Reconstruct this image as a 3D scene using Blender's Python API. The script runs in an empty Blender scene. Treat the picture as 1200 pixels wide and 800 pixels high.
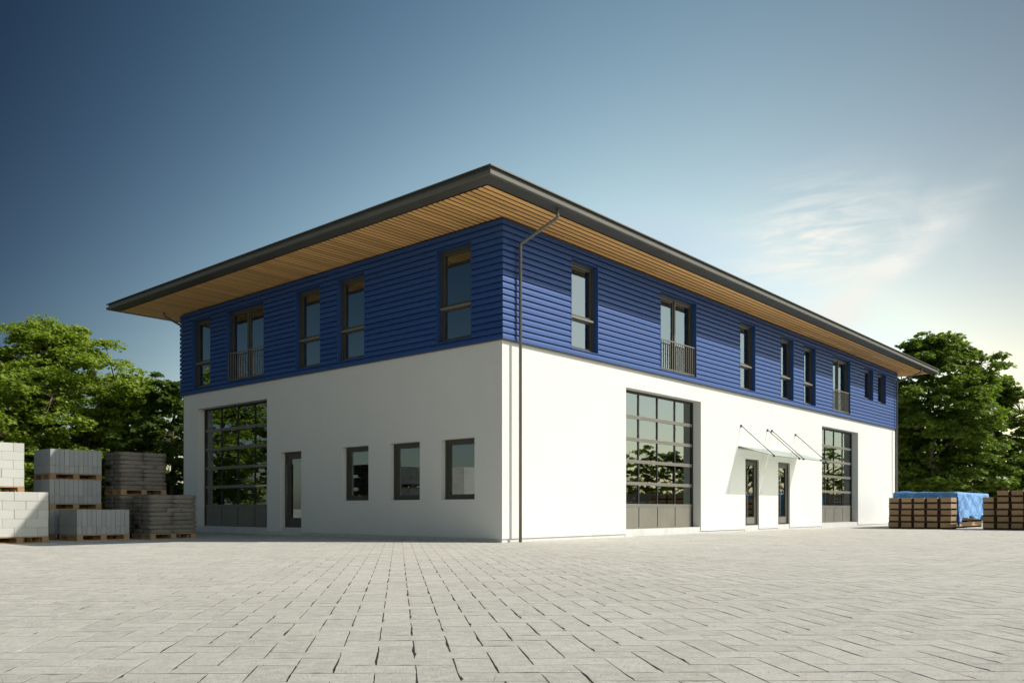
import bpy, bmesh, math, random
import numpy as np
from mathutils import Vector, Matrix

random.seed(7)
rng = np.random.default_rng(7)
sc = bpy.context.scene
COL = sc.collection
R = math.radians

# ------------------------------------------------------------------ camera
CX, CY, CH, YAW, FPX = -14.886, -11.751, 0.75, 0.777, 993.03
cam_data = bpy.data.cameras.new('camera')
cam = bpy.data.objects.new('camera', cam_data)
COL.objects.link(cam)
cam.location = (CX, CY, CH)
cam.rotation_euler = (math.pi / 2, 0, YAW - math.pi / 2)
cam_data.sensor_width = 36
cam_data.lens = 36 * FPX / 1200
cam_data.shift_x = 0.1
cam_data.shift_y = 0.1633
cam_data.clip_start = 0.05
cam_data.clip_end = 4000
sc.camera = cam
FWD = (math.cos(YAW), math.sin(YAW))
RGT = (math.sin(YAW), -math.cos(YAW))

def at(px, depth):
    """ground point seen at photo column px, `depth` metres in front of the camera"""
    r = (px - 480) / FPX * depth
    return (CX + depth * FWD[0] + r * RGT[0], CY + depth * FWD[1] + r * RGT[1])

# ------------------------------------------------------------------ sun and sky
SUN_TRAVEL = Vector((-0.845, 1.0, -1.06)).normalized()
to_sun = -SUN_TRAVEL
sun_elev = math.asin(to_sun.z)
sun_az = math.atan2(to_sun.x, to_sun.y)          # clockwise from +Y
sd = bpy.data.lights.new('sun', 'SUN')
sd.energy = 4.7
sd.angle = R(0.6)
sd.color = (1.0, 0.955, 0.87)
sun = bpy.data.objects.new('sun', sd)
COL.objects.link(sun)
sun.location = (40, -40, 50)
sun.rotation_euler = SUN_TRAVEL.to_track_quat('-Z', 'Y').to_euler()

world = bpy.data.worlds.new('World')
sc.world = world
world.use_nodes = True
wt = world.node_tree
wt.nodes.clear()
def wn(t, **k):
    n = wt.nodes.new(t)
    for a, b in k.items(): setattr(n, a, b)
    return n
def wl(a, b): wt.links.new(a, b)
sky = wn('ShaderNodeTexSky', sky_type='NISHITA')
sky.sun_disc = False
sky.sun_elevation = sun_elev
sky.sun_rotation = sun_az
sky.air_density = 1.0
sky.dust_density = 1.2
sky.ozone_density = 2.0
tc = wn('ShaderNodeTexCoord')
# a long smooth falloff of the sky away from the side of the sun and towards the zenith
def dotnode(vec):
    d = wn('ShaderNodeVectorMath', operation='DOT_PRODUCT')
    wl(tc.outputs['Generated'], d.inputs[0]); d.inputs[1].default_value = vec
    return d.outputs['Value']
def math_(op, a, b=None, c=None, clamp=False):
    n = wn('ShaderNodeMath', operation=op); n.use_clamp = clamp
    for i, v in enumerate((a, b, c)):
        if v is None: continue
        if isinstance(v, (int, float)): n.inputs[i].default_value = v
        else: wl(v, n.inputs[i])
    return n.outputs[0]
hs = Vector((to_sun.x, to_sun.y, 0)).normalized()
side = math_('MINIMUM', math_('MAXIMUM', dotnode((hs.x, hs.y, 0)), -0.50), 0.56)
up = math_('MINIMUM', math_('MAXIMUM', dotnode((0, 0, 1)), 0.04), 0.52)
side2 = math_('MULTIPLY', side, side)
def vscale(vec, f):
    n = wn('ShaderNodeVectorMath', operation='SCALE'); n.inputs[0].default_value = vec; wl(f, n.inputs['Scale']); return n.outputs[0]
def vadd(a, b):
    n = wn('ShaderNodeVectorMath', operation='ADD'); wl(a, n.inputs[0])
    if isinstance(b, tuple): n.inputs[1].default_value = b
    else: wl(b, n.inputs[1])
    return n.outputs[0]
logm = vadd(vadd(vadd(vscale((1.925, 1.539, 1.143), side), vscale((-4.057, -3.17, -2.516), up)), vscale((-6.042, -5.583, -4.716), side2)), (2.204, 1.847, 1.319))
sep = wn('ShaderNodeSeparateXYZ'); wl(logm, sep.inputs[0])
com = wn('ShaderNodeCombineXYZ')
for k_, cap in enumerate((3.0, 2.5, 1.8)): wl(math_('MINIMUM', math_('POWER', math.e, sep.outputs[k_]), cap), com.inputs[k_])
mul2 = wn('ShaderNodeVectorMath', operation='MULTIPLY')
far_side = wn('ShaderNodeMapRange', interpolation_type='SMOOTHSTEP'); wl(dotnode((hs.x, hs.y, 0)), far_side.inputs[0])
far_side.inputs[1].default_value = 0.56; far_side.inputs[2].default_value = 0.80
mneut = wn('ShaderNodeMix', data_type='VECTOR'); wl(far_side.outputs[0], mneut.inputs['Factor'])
wl(com.outputs[0], mneut.inputs[4]); mneut.inputs[5].default_value = (1.9, 1.85, 1.6)  # out-of-view sky near the sun lifted to brighten reflections in the glass
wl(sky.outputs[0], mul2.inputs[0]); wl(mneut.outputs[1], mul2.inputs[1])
# cirrus: streaky noise inside soft lobes of the sky
def sky_dir(px, py):
    r = (px - 480) / FPX; z = -(py - 595.97) / FPX
    return Vector((FWD[0] + r * RGT[0], FWD[1] + r * RGT[1], z)).normalized()
# local angles round the middle of the cloud: cu to the right, cv upwards (about 1 = 1 radian)
cc = sky_dir(985, 310); cr_ = Vector((cc.y, -cc.x, 0)).normalized(); cup = cr_.cross(cc).normalized()
cfront = dotnode(tuple(cc)); cu = math_('DIVIDE', dotnode(tuple(cr_)), cfront); cv = math_('DIVIDE', dotnode(tuple(cup)), cfront)
cxyz = wn('ShaderNodeCombineXYZ'); wl(cu, cxyz.inputs[0]); wl(cv, cxyz.inputs[1])
def cnoise(scl, scale, detail, rough, dist, lo, hi, rz=0.0):
    m = wn('ShaderNodeMapping'); wl(cxyz.outputs[0], m.inputs[0]); m.inputs['Scale'].default_value = scl; m.inputs['Rotation'].default_value = (0, 0, rz)
    n = wn('ShaderNodeTexNoise'); wl(m.outputs[0], n.inputs[0]); n.inputs['Scale'].default_value = scale
    n.inputs['Detail'].default_value = detail; n.inputs['Roughness'].default_value = rough; n.inputs['Distortion'].default_value = dist
    r = wn('ShaderNodeMapRange'); wl(n.outputs[0], r.inputs[0]); r.inputs[1].default_value = lo; r.inputs[2].default_value = hi
    return r.outputs[0]
def blob(dx, dy, rx, ry, ang=0.0):
    """soft ellipse, offsets and radii in photo pixels round the cloud's middle"""
    k = 1 / 1180.0; ca_, sa_ = math.cos(ang), math.sin(ang)
    x = math_('SUBTRACT', cu, dx * k); y = math_('SUBTRACT', cv, dy * k)
    xr = math_('ADD', math_('MULTIPLY', x, ca_), math_('MULTIPLY', y, sa_)); yr = math_('SUBTRACT', math_('MULTIPLY', y, ca_), math_('MULTIPLY', x, sa_))
    d = math_('ADD', math_('POWER', math_('ABSOLUTE', math_('DIVIDE', xr, rx * k)), 2), math_('POWER', math_('ABSOLUTE', math_('DIVIDE', yr, ry * k)), 2))
    return math_('POWER', math.e, math_('MULTIPLY', d, -1.0))
ripple = cnoise((10, 62, 1), 1.0, 7, 0.62, 0.5, 0.44, 0.62, 0.10)
veil = cnoise((14, 14, 1), 1.0, 8, 0.62, 0.8, 0.30, 0.70)
streak = cnoise((10, 46, 1), 1.0, 8, 0.6, 0.3, 0.36, 0.62, -0.62)
body = math_('MULTIPLY', blob(-30, 22, 72, 56), math_('ADD', math_('MULTIPLY', ripple, 0.95), math_('MULTIPLY', veil, 0.50)))
tail = math_('MULTIPLY', blob(42, -16, 92, 19, 0.68), math_('ADD', math_('MULTIPLY', streak, 0.85), 0.22))
foot = math_('MULTIPLY', blob(-5, -66, 62, 34), math_('ADD', math_('MULTIPLY', veil, 0.6), 0.15))
rim = math_('MULTIPLY', blob(75, 50, 60, 30, -0.7), math_('MULTIPLY', veil, 0.45))
cl = math_('ADD', math_('ADD', body, tail), math_('ADD', foot, rim))
cl = math_('MULTIPLY', cl, math_('GREATER_THAN', cfront, 0.2))
cl = math_('MULTIPLY', cl, 1.05, clamp=True)
mixc = wn('ShaderNodeMix', data_type='RGBA'); wl(cl, mixc.inputs['Factor'])
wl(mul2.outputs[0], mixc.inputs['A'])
CLOUD = mixc.inputs['B']; CLOUD.default_value = (9.0, 9.1, 8.6, 1)
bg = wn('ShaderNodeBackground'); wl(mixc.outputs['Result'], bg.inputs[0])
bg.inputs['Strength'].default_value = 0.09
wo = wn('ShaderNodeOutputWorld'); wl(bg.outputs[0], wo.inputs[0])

sc.view_settings.view_transform = 'Standard'
sc.view_settings.look = 'None'
sc.view_settings.gamma = 1.0
sc.view_settings.use_curve_mapping = False
sc.view_settings.exposure = 0.15

# ------------------------------------------------------------------ materials
MATS = {}
class NT:
    def __init__(s, name):
        s.m = bpy.data.materials.new(name); s.m.use_nodes = True
        s.t = s.m.node_tree; s.t.nodes.clear()
        s.out = s.t.nodes.new('ShaderNodeOutputMaterial')
        s.b = s.t.nodes.new('ShaderNodeBsdfPrincipled')
        s.t.links.new(s.b.outputs[0], s.out.inputs[0])
    def n(s, t, **k):
        x = s.t.nodes.new(t)
        for a, b in k.items(): setattr(x, a, b)
        return x
    def l(s, a, b): s.t.links.new(a, b)
    def coord(s, kind='Object', scale=(1, 1, 1)):
        c = s.n('ShaderNodeTexCoord'); m = s.n('ShaderNodeMapping'); s.l(c.outputs[kind], m.inputs[0])
        m.inputs['Scale'].default_value = scale
        return m.outputs[0]
    def pos(s, scale=(1, 1, 1)):
        c = s.n('ShaderNodeNewGeometry'); m = s.n('ShaderNodeMapping'); s.l(c.outputs['Position'], m.inputs[0])
        m.inputs['Scale'].default_value = scale
        return m.outputs[0]
    def noise(s, vec, scale, detail=5, rough=0.55, lo=0.3, hi=0.7):
        x = s.n('ShaderNodeTexNoise'); s.l(vec, x.inputs[0])
        x.inputs['Scale'].default_value = scale; x.inputs['Detail'].default_value = detail; x.inputs['Roughness'].default_value = rough
        r = s.n('ShaderNodeMapRange'); s.l(x.outputs[0], r.inputs[0]); r.inputs[1].default_value = lo; r.inputs[2].default_value = hi
        return r.outputs[0]
    def mix(s, f, a, b, blend='MIX'):
        x = s.n('ShaderNodeMix', data_type='RGBA', blend_type=blend)
        for v, i in ((f, 'Factor'), (a, 'A'), (b, 'B')):
            if isinstance(v, (int, float)): x.inputs[i].default_value = v
            elif isinstance(v, tuple): x.inputs[i].default_value = (*v, 1)
            else: s.l(v, x.inputs[i])
        return x.outputs['Result']
    def base(s, c, rough=0.5, spec=0.5, metal=0.0):
        if isinstance(c, tuple): s.b.inputs['Base Color'].default_value = (*c, 1)
        else: s.l(c, s.b.inputs['Base Color'])
        s.b.inputs['Roughness'].default_value = rough
        s.b.inputs['Specular IOR Level'].default_value = spec
        s.b.inputs['Metallic'].default_value = metal
    def bump(s, h, strength=0.3, dist=0.01):
        b = s.n('ShaderNodeBump'); s.l(h, b.inputs['Height'])
        b.inputs['Strength'].default_value = strength; b.inputs['Distance'].default_value = dist
        s.l(b.outputs[0], s.b.inputs['Normal'])

def m_plaster():
    k = NT('white_plaster'); p = k.pos()
    big = k.noise(p, 0.35, 4); fine = k.noise(p, 60, 6, 0.7)
    streak = k.noise(k.pos((2.2, 2.2, 0.25)), 1.0, 5)
    c = k.mix(big, (0.675, 0.672, 0.645), (0.64, 0.637, 0.612))
    c = k.mix(k.mix(0.12, (0, 0, 0), streak), c, (0.60, 0.60, 0.585))
    trow = k.noise(k.pos((1, 1, 1.6)), 7, 4, 0.6); hh = k.n('ShaderNodeMath', operation='MULTIPLY_ADD'); k.l(trow, hh.inputs[0]); hh.inputs[1].default_value = 1.6; k.l(fine, hh.inputs[2])
    k.base(c, 0.9, 0.2); k.bump(hh.outputs[0], 0.4, 0.004); return k.m
def m_plinth():
    k = NT('plinth_render'); p = k.pos()
    k.base(k.mix(k.noise(p, 3, 5), (0.60, 0.60, 0.585), (0.52, 0.52, 0.50)), 0.9, 0.2); k.bump(k.noise(p, 80), 0.4, 0.004); return k.m
def m_blue():
    k = NT('blue_painted_siding'); p = k.pos()
    oi = k.n('ShaderNodeObjectInfo')
    c = k.mix(oi.outputs['Random'], (0.022, 0.068, 0.225), (0.029, 0.084, 0.26))
    c = k.mix(k.mix(0.5, (0, 0, 0), k.noise(k.pos((1, 1, 9)), 3.0, 6)), c, (0.020, 0.055, 0.19))
    k.base(c, 0.5, 0.28); k.bump(k.noise(k.pos((4, 4, 60)), 3, 5), 0.12, 0.003); return k.m
def m_metal():
    k = NT('bronze_grey_metal'); p = k.pos()
    k.base(k.mix(k.noise(p, 2.5, 5), (0.185, 0.175, 0.142), (0.155, 0.148, 0.120)), 0.5, 0.35)
    k.bump(k.noise(p, 120, 3), 0.05, 0.001); return k.m
def m_frame():
    k = NT('dark_frame_metal'); p = k.pos()
    k.base(k.mix(k.noise(p, 5, 4), (0.062, 0.057, 0.045), (0.048, 0.045, 0.037)), 0.38, 0.5); return k.m
def m_black():
    k = NT('black_seal'); k.base((0.018, 0.018, 0.016), 0.5, 0.4); return k.m
def m_roof():
    k = NT('dark_roof_metal'); p = k.pos()
    k.base(k.mix(k.noise(p, 1.5, 5), (0.085, 0.085, 0.070), (0.068, 0.068, 0.056)), 0.5, 0.5); return k.m
def m_gutter():
    k = NT('gutter_metal'); k.base(k.mix(k.noise(k.pos(), 2, 5), (0.135, 0.130, 0.108), (0.115, 0.112, 0.095)), 0.55, 0.3); return k.m
def m_zinc():
    k = NT('zinc_pipe'); p = k.pos()
    k.base(k.mix(k.noise(p, 4, 5), (0.15, 0.148, 0.13), (0.12, 0.118, 0.10)), 0.28, 0.6, 0.1); return k.m
def m_wood(name, a, b, dirscale=(0.6, 18, 18), rough=0.6):
    k = NT(name); oi = k.n('ShaderNodeObjectInfo')
    v = k.coord('Object', dirscale)
    addv = k.n('ShaderNodeVectorMath', operation='ADD'); k.l(v, addv.inputs[0])
    cmb = k.n('ShaderNodeCombineXYZ'); k.l(oi.outputs['Random'], cmb.inputs[0])
    sc_ = k.n('ShaderNodeVectorMath', operation='SCALE'); k.l(cmb.outputs[0], sc_.inputs[0]); sc_.inputs['Scale'].default_value = 50
    k.l(sc_.outputs[0], addv.inputs[1])
    grain = k.noise(addv.outputs[0], 2.0, 6, 0.6)
    c = k.mix(grain, a, b)
    tone = k.n('ShaderNodeMapRange'); k.l(oi.outputs['Random'], tone.inputs[0]); tone.inputs[3].default_value = 0.80; tone.inputs[4].default_value = 1.12
    hs_ = k.n('ShaderNodeHueSaturation'); k.l(tone.outputs[0], hs_.inputs['Value']); k.l(c, hs_.inputs['Color'])
    k.base(hs_.outputs[0], rough, 0.3); k.bump(grain, 0.25, 0.002); return k.m
def m_glass(name, ior=3.0, tint=(0.90, 0.94, 0.92), rtint=(0.88, 0.96, 0.94)):
    k = NT(name); k.t.nodes.remove(k.b)
    tr = k.n('ShaderNodeBsdfTransparent'); tr.inputs[0].default_value = (*tint, 1)
    gl = k.n('ShaderNodeBsdfGlossy'); gl.inputs[0].default_value = (*rtint, 1); gl.inputs['Roughness'].default_value = 0.004
    fr = k.n('ShaderNodeFresnel'); fr.inputs[0].default_value = ior
    mx = k.n('ShaderNodeMixShader'); k.l(fr.outputs[0], mx.inputs[0]); k.l(tr.outputs[0], mx.inputs[1]); k.l(gl.outputs[0], mx.inputs[2])
    k.l(mx.outputs[0], k.out.inputs[0]); return k.m
def m_interior():
    k = NT('interior_paint'); k.base(k.mix(k.noise(k.pos(), 0.6), (0.80, 0.79, 0.76), (0.74, 0.73, 0.70)), 0.9, 0.2); return k.m
def m_paver(name, attr=True):
    k = NT(name); p = k.pos()
    oi = k.n('ShaderNodeObjectInfo'); at_ = k.n('ShaderNodeAttribute'); at_.attribute_name = 'tone'
    if attr: rnd = at_.outputs['Fac']
    else: rnd = oi.outputs['Random']
    c = k.mix(rnd, (0.49, 0.472, 0.422), (0.635, 0.615, 0.555))
    blotch = k.noise(p, 0.35, 6, 0.65)
    c = k.mix(k.mix(0.5, (0, 0, 0), blotch), c, (0.40, 0.385, 0.34))
    grit = k.noise(p, 38, 8, 0.8, 0.40, 0.68)
    c = k.mix(k.mix(0.7, (0, 0, 0), grit), c, (0.38, 0.367, 0.323))
    c = k.mix(k.mix(0.45, (0, 0, 0), k.noise(p, 11, 6, 0.7, 0.42, 0.62)), c, (0.66, 0.64, 0.58))
    vor = k.n('ShaderNodeTexVoronoi'); k.l(p, vor.inputs['Vector']); vor.inputs['Scale'].default_value = 48
    pr = k.n('ShaderNodeMapRange'); k.l(vor.outputs['Distance'], pr.inputs[0]); pr.inputs[1].default_value = 0.22; pr.inputs[2].default_value = 0.12
    gate = k.noise(p, 6, 3, 0.5, 0.42, 0.56)
    pit = k.n('ShaderNodeMath', operation='MULTIPLY'); k.l(pr.outputs[0], pit.inputs[0]); k.l(gate, pit.inputs[1])
    c = k.mix(pit.outputs[0], c, (0.15, 0.14, 0.12))
    k.base(c, 0.88, 0.25)
    hsum = k.n('ShaderNodeMath', operation='SUBTRACT'); k.l(grit, hsum.inputs[0]); k.l(pit.outputs[0], hsum.inputs[1])
    k.bump(hsum.outputs[0], 0.85, 0.005); return k.m
def m_sand():
    k = NT('joint_sand'); k.base(k.mix(k.noise(k.pos(), 30), (0.028, 0.026, 0.022), (0.05, 0.046, 0.04)), 0.95, 0.1); return k.m
def m_far_ground():
    k = NT('far_ground'); p = k.pos()
    c = k.mix(k.noise(p, 0.2), (0.40, 0.39, 0.35), (0.36, 0.35, 0.31)); k.base(c, 0.9, 0.2); return k.m
def m_concrete_block(name, a, b):
    k = NT(name); p = k.pos(); oi = k.n('ShaderNodeObjectInfo')
    c = k.mix(oi.outputs['Random'], a, b); g = k.noise(p, 45, 6, 0.7)
    c = k.mix(k.mix(0.4, (0, 0, 0), g), c, tuple(v * 0.82 for v in a))
    k.base(c, 0.9, 0.15); k.bump(g, 0.5, 0.004); return k.m
def m_bag():
    k = NT('paper_sack'); p = k.pos(); oi = k.n('ShaderNodeObjectInfo')
    c = k.mix(oi.outputs['Random'], (0.15, 0.135, 0.11), (0.20, 0.18, 0.148))
    g = k.noise(p, 9, 6, 0.6)
    k.base(k.mix(k.mix(0.5, (0, 0, 0), g), c, (0.12, 0.105, 0.085)), 0.6, 0.4); k.bump(g, 0.5, 0.02); return k.m
def m_tarp():
    k = NT('blue_tarpaulin'); p = k.pos()
    w = k.noise(k.pos((1, 1, 1)), 3.5, 7, 0.6); f = k.noise(p, 16, 6, 0.65)
    c = k.mix(w, (0.07, 0.24, 0.58), (0.13, 0.36, 0.70)); k.base(c, 0.38, 0.5)
    s_ = k.n('ShaderNodeMath', operation='ADD'); k.l(w, s_.inputs[0]); k.l(f, s_.inputs[1])
    k.bump(s_.outputs[0], 0.7, 0.035); return k.m
def m_bark():
    k = NT('bark'); g = k.noise(k.pos((6, 6, 1.2)), 3, 7, 0.65)
    k.base(k.mix(g, (0.075, 0.058, 0.042), (0.15, 0.12, 0.09)), 0.95, 0.1); k.bump(g, 0.7, 0.03); return k.m
def m_leaf(name, a, b, c2):
    k = NT(name); t = k.n('ShaderNodeAttribute'); t.attribute_name = 'tone'
    col = k.mix(t.outputs['Fac'], a, b)
    col = k.mix(k.mix(0.6, (0, 0, 0), k.noise(k.pos(), 0.8, 3)), col, c2)
    k.base(col, 0.45, 0.35)
    tl = k.n('ShaderNodeBsdfTranslucent'); bright = k.mix(1.0, col, (1.5, 1.7, 0.75), 'MULTIPLY'); k.l(bright, tl.inputs[0])
    mx = k.n('ShaderNodeMixShader'); mx.inputs[0].default_value = 0.38
    k.l(k.b.outputs[0], mx.inputs[1]); k.l(tl.outputs[0], mx.inputs[2]); k.l(mx.outputs[0], k.out.inputs[0]); return k.m

M = dict(plaster=m_plaster(), plinth=m_plinth(), blue=m_blue(), metal=m_metal(), frame=m_frame(), black=m_black(), roof=m_roof(), gutter=m_gutter(), rear_glass=m_glass('rear_glass', 1.3, (0.93, 0.95, 0.94)), 
         zinc=m_zinc(), larch=m_wood('larch_soffit', (0.88, 0.475, 0.165), (0.96, 0.60, 0.245)),
         pallet=m_wood('pallet_wood', (0.27, 0.17, 0.09), (0.38, 0.25, 0.14), (3, 14, 14), 0.8),
         timber=m_wood('sawn_timber', (0.27, 0.18, 0.095), (0.37, 0.26, 0.15), (3, 14, 14), 0.75),
         dark_timber=m_wood('dark_timber', (0.035, 0.015, 0.010), (0.06, 0.028, 0.017), (3, 14, 14), 0.8),
         glass=m_glass('window_glass'), canopy_glass=m_glass('canopy_glass', 1.45, (0.66, 0.69, 0.65)),
         interior=m_interior(), paver=m_paver('paver_stone', False), paver_field=m_paver('paver_stone_field', True), sand=m_sand(), far=m_far_ground(),
         block=m_concrete_block('aerated_block', (0.46, 0.46, 0.425), (0.53, 0.53, 0.49)),
         slab=m_concrete_block('concrete_slab', (0.30, 0.31, 0.31), (0.37, 0.38, 0.375)),
         bag=m_bag(), tarp=m_tarp(), bark=m_bark(),
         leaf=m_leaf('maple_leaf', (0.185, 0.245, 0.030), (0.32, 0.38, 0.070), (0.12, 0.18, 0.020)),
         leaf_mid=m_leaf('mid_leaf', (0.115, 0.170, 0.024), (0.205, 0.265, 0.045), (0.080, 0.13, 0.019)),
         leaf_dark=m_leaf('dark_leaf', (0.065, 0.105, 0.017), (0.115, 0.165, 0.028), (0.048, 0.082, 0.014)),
         fence=m_wood('fence_wood', (0.42, 0.37, 0.31), (0.50, 0.44, 0.38), (3, 14, 14), 0.85))

# ------------------------------------------------------------------ helpers
def link(name, me, parent=None, loc=None, rot=None):
    o = bpy.data.objects.new(name, me); COL.objects.link(o)
    if parent is not None: o.parent = parent
    if loc is not None: o.location = loc
    if rot is not None: o.rotation_euler = rot
    return o
def thing(name, label, cat, loc=(0, 0, 0), rz=0.0, group=None):
    o = link(name, None, None, loc, (0, 0, rz)); o.empty_display_size = 0.2
    o['label'] = label; o['category'] = cat
    if group: o['group'] = group
    return o
class Mesh:
    """collects boxes, quads, tubes; build() links them as one mesh object"""
    def __init__(s): s.v = []; s.f = []; s.m = []; s.cur = 0
    def add(s, vs, fs):
        n = len(s.v); s.v.extend([tuple(v) for v in vs]); s.f.extend([tuple(i + n for i in f) for f in fs]); s.m.extend([s.cur] * len(fs))
    def box(s, x0, x1, y0, y1, z0, z1, b=0.0):
        if b <= 0:
            vs = [(x, y, z) for z in (z0, z1) for y in (y0, y1) for x in (x0, x1)]
            s.add(vs, [(0, 2, 3, 1), (4, 5, 7, 6), (0, 1, 5, 4), (2, 6, 7, 3), (0, 4, 6, 2), (1, 3, 7, 5)])
        else:
            bm = bmesh.new(); bmesh.ops.create_cube(bm, size=1)
            for v in bm.verts:
                v.co = ((x0 + x1) / 2 + v.co.x * (x1 - x0), (y0 + y1) / 2 + v.co.y * (y1 - y0), (z0 + z1) / 2 + v.co.z * (z1 - z0))
            bmesh.ops.bevel(bm, geom=list(bm.edges), offset=b, segments=1, affect='EDGES')
            bm.verts.index_update()
            s.add([v.co.copy() for v in bm.verts], [tuple(v.index for v in f.verts) for f in bm.faces]); bm.free()
    def tube(s, pts, r, n=8, r2=None):
        pts = [Vector(p) for p in pts]; rings = []
        for i, p in enumerate(pts):
            d = (pts[min(i + 1, len(pts) - 1)] - pts[max(i - 1, 0)]).normalized()
            a = d.orthogonal().normalized() if i == 0 else (a - d * a.dot(d)).normalized()
            b = d.cross(a); rr = r if r2 is None else r + (r2 - r) * i / (len(pts) - 1)
            rings.append([p + (a * math.cos(t) + b * math.sin(t)) * rr for t in [2 * math.pi * j / n for j in range(n)]])
        vs = [v for rg in rings for v in rg]; fs = []
        for i in range(len(pts) - 1):
            for j in range(n): fs.append((i * n + j, i * n + (j + 1) % n, (i + 1) * n + (j + 1) % n, (i + 1) * n + j))
        fs.append(tuple(range(n - 1, -1, -1))); fs.append(tuple((len(pts) - 1) * n + j for j in range(n)))
        s.add(vs, fs)
    def me(s, name, mats, smooth=False, recalc=True):
        me = bpy.data.meshes.new(name); me.from_pydata(s.v, [], s.f)
        for m in (mats if isinstance(mats, (list, tuple)) else [mats]): me.materials.append(m)
        me.polygons.foreach_set('material_index', s.m)
        if smooth: me.polygons.foreach_set('use_smooth', [True] * len(me.polygons))
        if recalc:
            bm = bmesh.new(); bm.from_mesh(me); bmesh.ops.recalc_face_normals(bm, faces=bm.faces); bm.to_mesh(me); bm.free()
        me.update(); return me
    def build(s, name, mats, parent=None, smooth=False, recalc=True, loc=None, rot=None):
        return link(name, s.me(name, mats, smooth, recalc), parent, loc, rot)

# facade frames: (s, out, z) -> world. out is distance in front of the white wall face
U, V = 29.85, 13.46
def FR(s, o, z): return (s, -o, z)                 # street side, plane y=0
def FL(s, o, z): return (-o, s, z)                 # yard side, plane x=0
def FB(s, o, z): return (s, V + o, z)              # back
def FE(s, o, z): return (U + o, s, z)              # far end
class FMesh(Mesh):
    def __init__(s, fn): super().__init__(); s.fn = fn
    def b(s, s0, s1, o0, o1, z0, z1):
        vs = [s.fn(a, o, z) for z in (z0, z1) for o in (o0, o1) for a in (s0, s1)]
        s.add(vs, [(0, 2, 3, 1), (4, 5, 7, 6), (0, 1, 5, 4), (2, 6, 7, 3), (0, 4, 6, 2), (1, 3, 7, 5)])
    def panel(s, s0, s1, z0, z1, of, ob, holes):
        """wall from out=of (front) to out=ob (back) with rectangular holes (a0,a1,c0,c1)"""
        xs = sorted({s0, s1, *[min(max(v, s0), s1) for h in holes for v in h[:2]]})
        zs = sorted({z0, z1, *[min(max(v, z0), z1) for h in holes for v in h[2:4]]})
        def solid(i, j):
            if i < 0 or j < 0 or i >= len(xs) - 1 or j >= len(zs) - 1: return False
            mx, mz = (xs[i] + xs[i + 1]) / 2, (zs[j] + zs[j + 1]) / 2
            return not any(h[0] < mx < h[1] and h[2] < mz < h[3] for h in holes)
        for i in range(len(xs) - 1):
            for j in range(len(zs) - 1):
                if not solid(i, j): continue
                a, b, c, d = xs[i], xs[i + 1], zs[j], zs[j + 1]
                q = lambda *p: s.add([s.fn(*t) for t in p], [(0, 1, 2, 3)])
                q((a, of, c), (b, of, c), (b, of, d), (a, of, d)); q((a, ob, c), (b, ob, c), (b, ob, d), (a, ob, d))
                if not solid(i - 1, j): q((a, of, c), (a, ob, c), (a, ob, d), (a, of, d))
                if not solid(i + 1, j): q((b, of, c), (b, ob, c), (b, ob, d), (b, of, d))
                if not solid(i, j - 1): q((a, of, c), (b, of, c), (b, ob, c), (a, ob, c))
                if not solid(i, j + 1): q((a, of, d), (b, of, d), (b, ob, d), (a, ob, d))

# ------------------------------------------------------------------ the commercial building
ZD, ZB, ZT = 0.082, 4.517, 7.208
bld = thing('commercial_building', 'white rendered two-storey commercial building with blue boarded upper floor and wide flat eaves', 'building')

GZ0, GZ1 = 0.20, 4.00
R_low = [(5.31, 9.70, GZ0, GZ1, 'gate'), (12.93, 14.03, 0.20, 2.41, 'door'), (15.71, 16.79, 0.20, 2.41, 'door'), (20.09, 24.46, GZ0, GZ1, 'gate')]
L_low = [(0.80, 1.84, 0.97, 2.39, 'win'), (2.54, 3.60, 0.97, 2.39, 'win'), (4.38, 5.42, 0.97, 2.39, 'win'), (7.17, 8.14, 0.22, 2.38, 'door'), (8.79, 12.59, GZ0, GZ1, 'gate')]
ZW0, ZW1 = 4.67, 6.86
R_up = [(2.59, 3.78, ZW0, ZW1, 'tall'), (7.02, 9.20, ZW0, ZW1, 'french'), (12.30, 13.50, ZW0, ZW1, 'tall'), (15.70, 16.89, ZW0, ZW1, 'tall'),
        (17.93, 19.13, ZW0, ZW1, 'tall'), (21.03, 23.14, ZW0, ZW1, 'french'), (25.03, 26.20, 5.51, ZW1, 'small'), (26.90, 28.08, 5.51, ZW1, 'small')]
L_up = [(0.83, 1.89, ZW0, ZW1, 'tall'), (4.44, 5.49, ZW0, ZW1, 'tall'), (6.23, 7.29, ZW0, ZW1, 'tall'), (8.83, 10.76, ZW0, ZW1, 'french'), (11.70, 12.75, ZW0, ZW1, 'tall')]
# openings of the back wall that show through the yard-side windows
def through(v, z):            # ray from camera through (0,v,z) to the back wall
    t = (V - 0.15 - CY) / (v - CY); return CX + t * (0 - CX), CH + t * (z - CH)
ba = through(9.74, 5.90); bb = through(9.0, 4.79)
B_up = [(ba[0] - 0.05, ba[0] + 2.2, 4.9, ba[1]), (8.0, 9.2, ZW0, ZW1), (14, 15.2, ZW0, ZW1)]
bl = through(9.62, 2.2); bm_ = through(8.9, 1.02)
B_low = [(bl[0], bl[0] + 1.5, 1.15, 2.55), (9.0, 12.0, 1.0, 2.5)]

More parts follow.
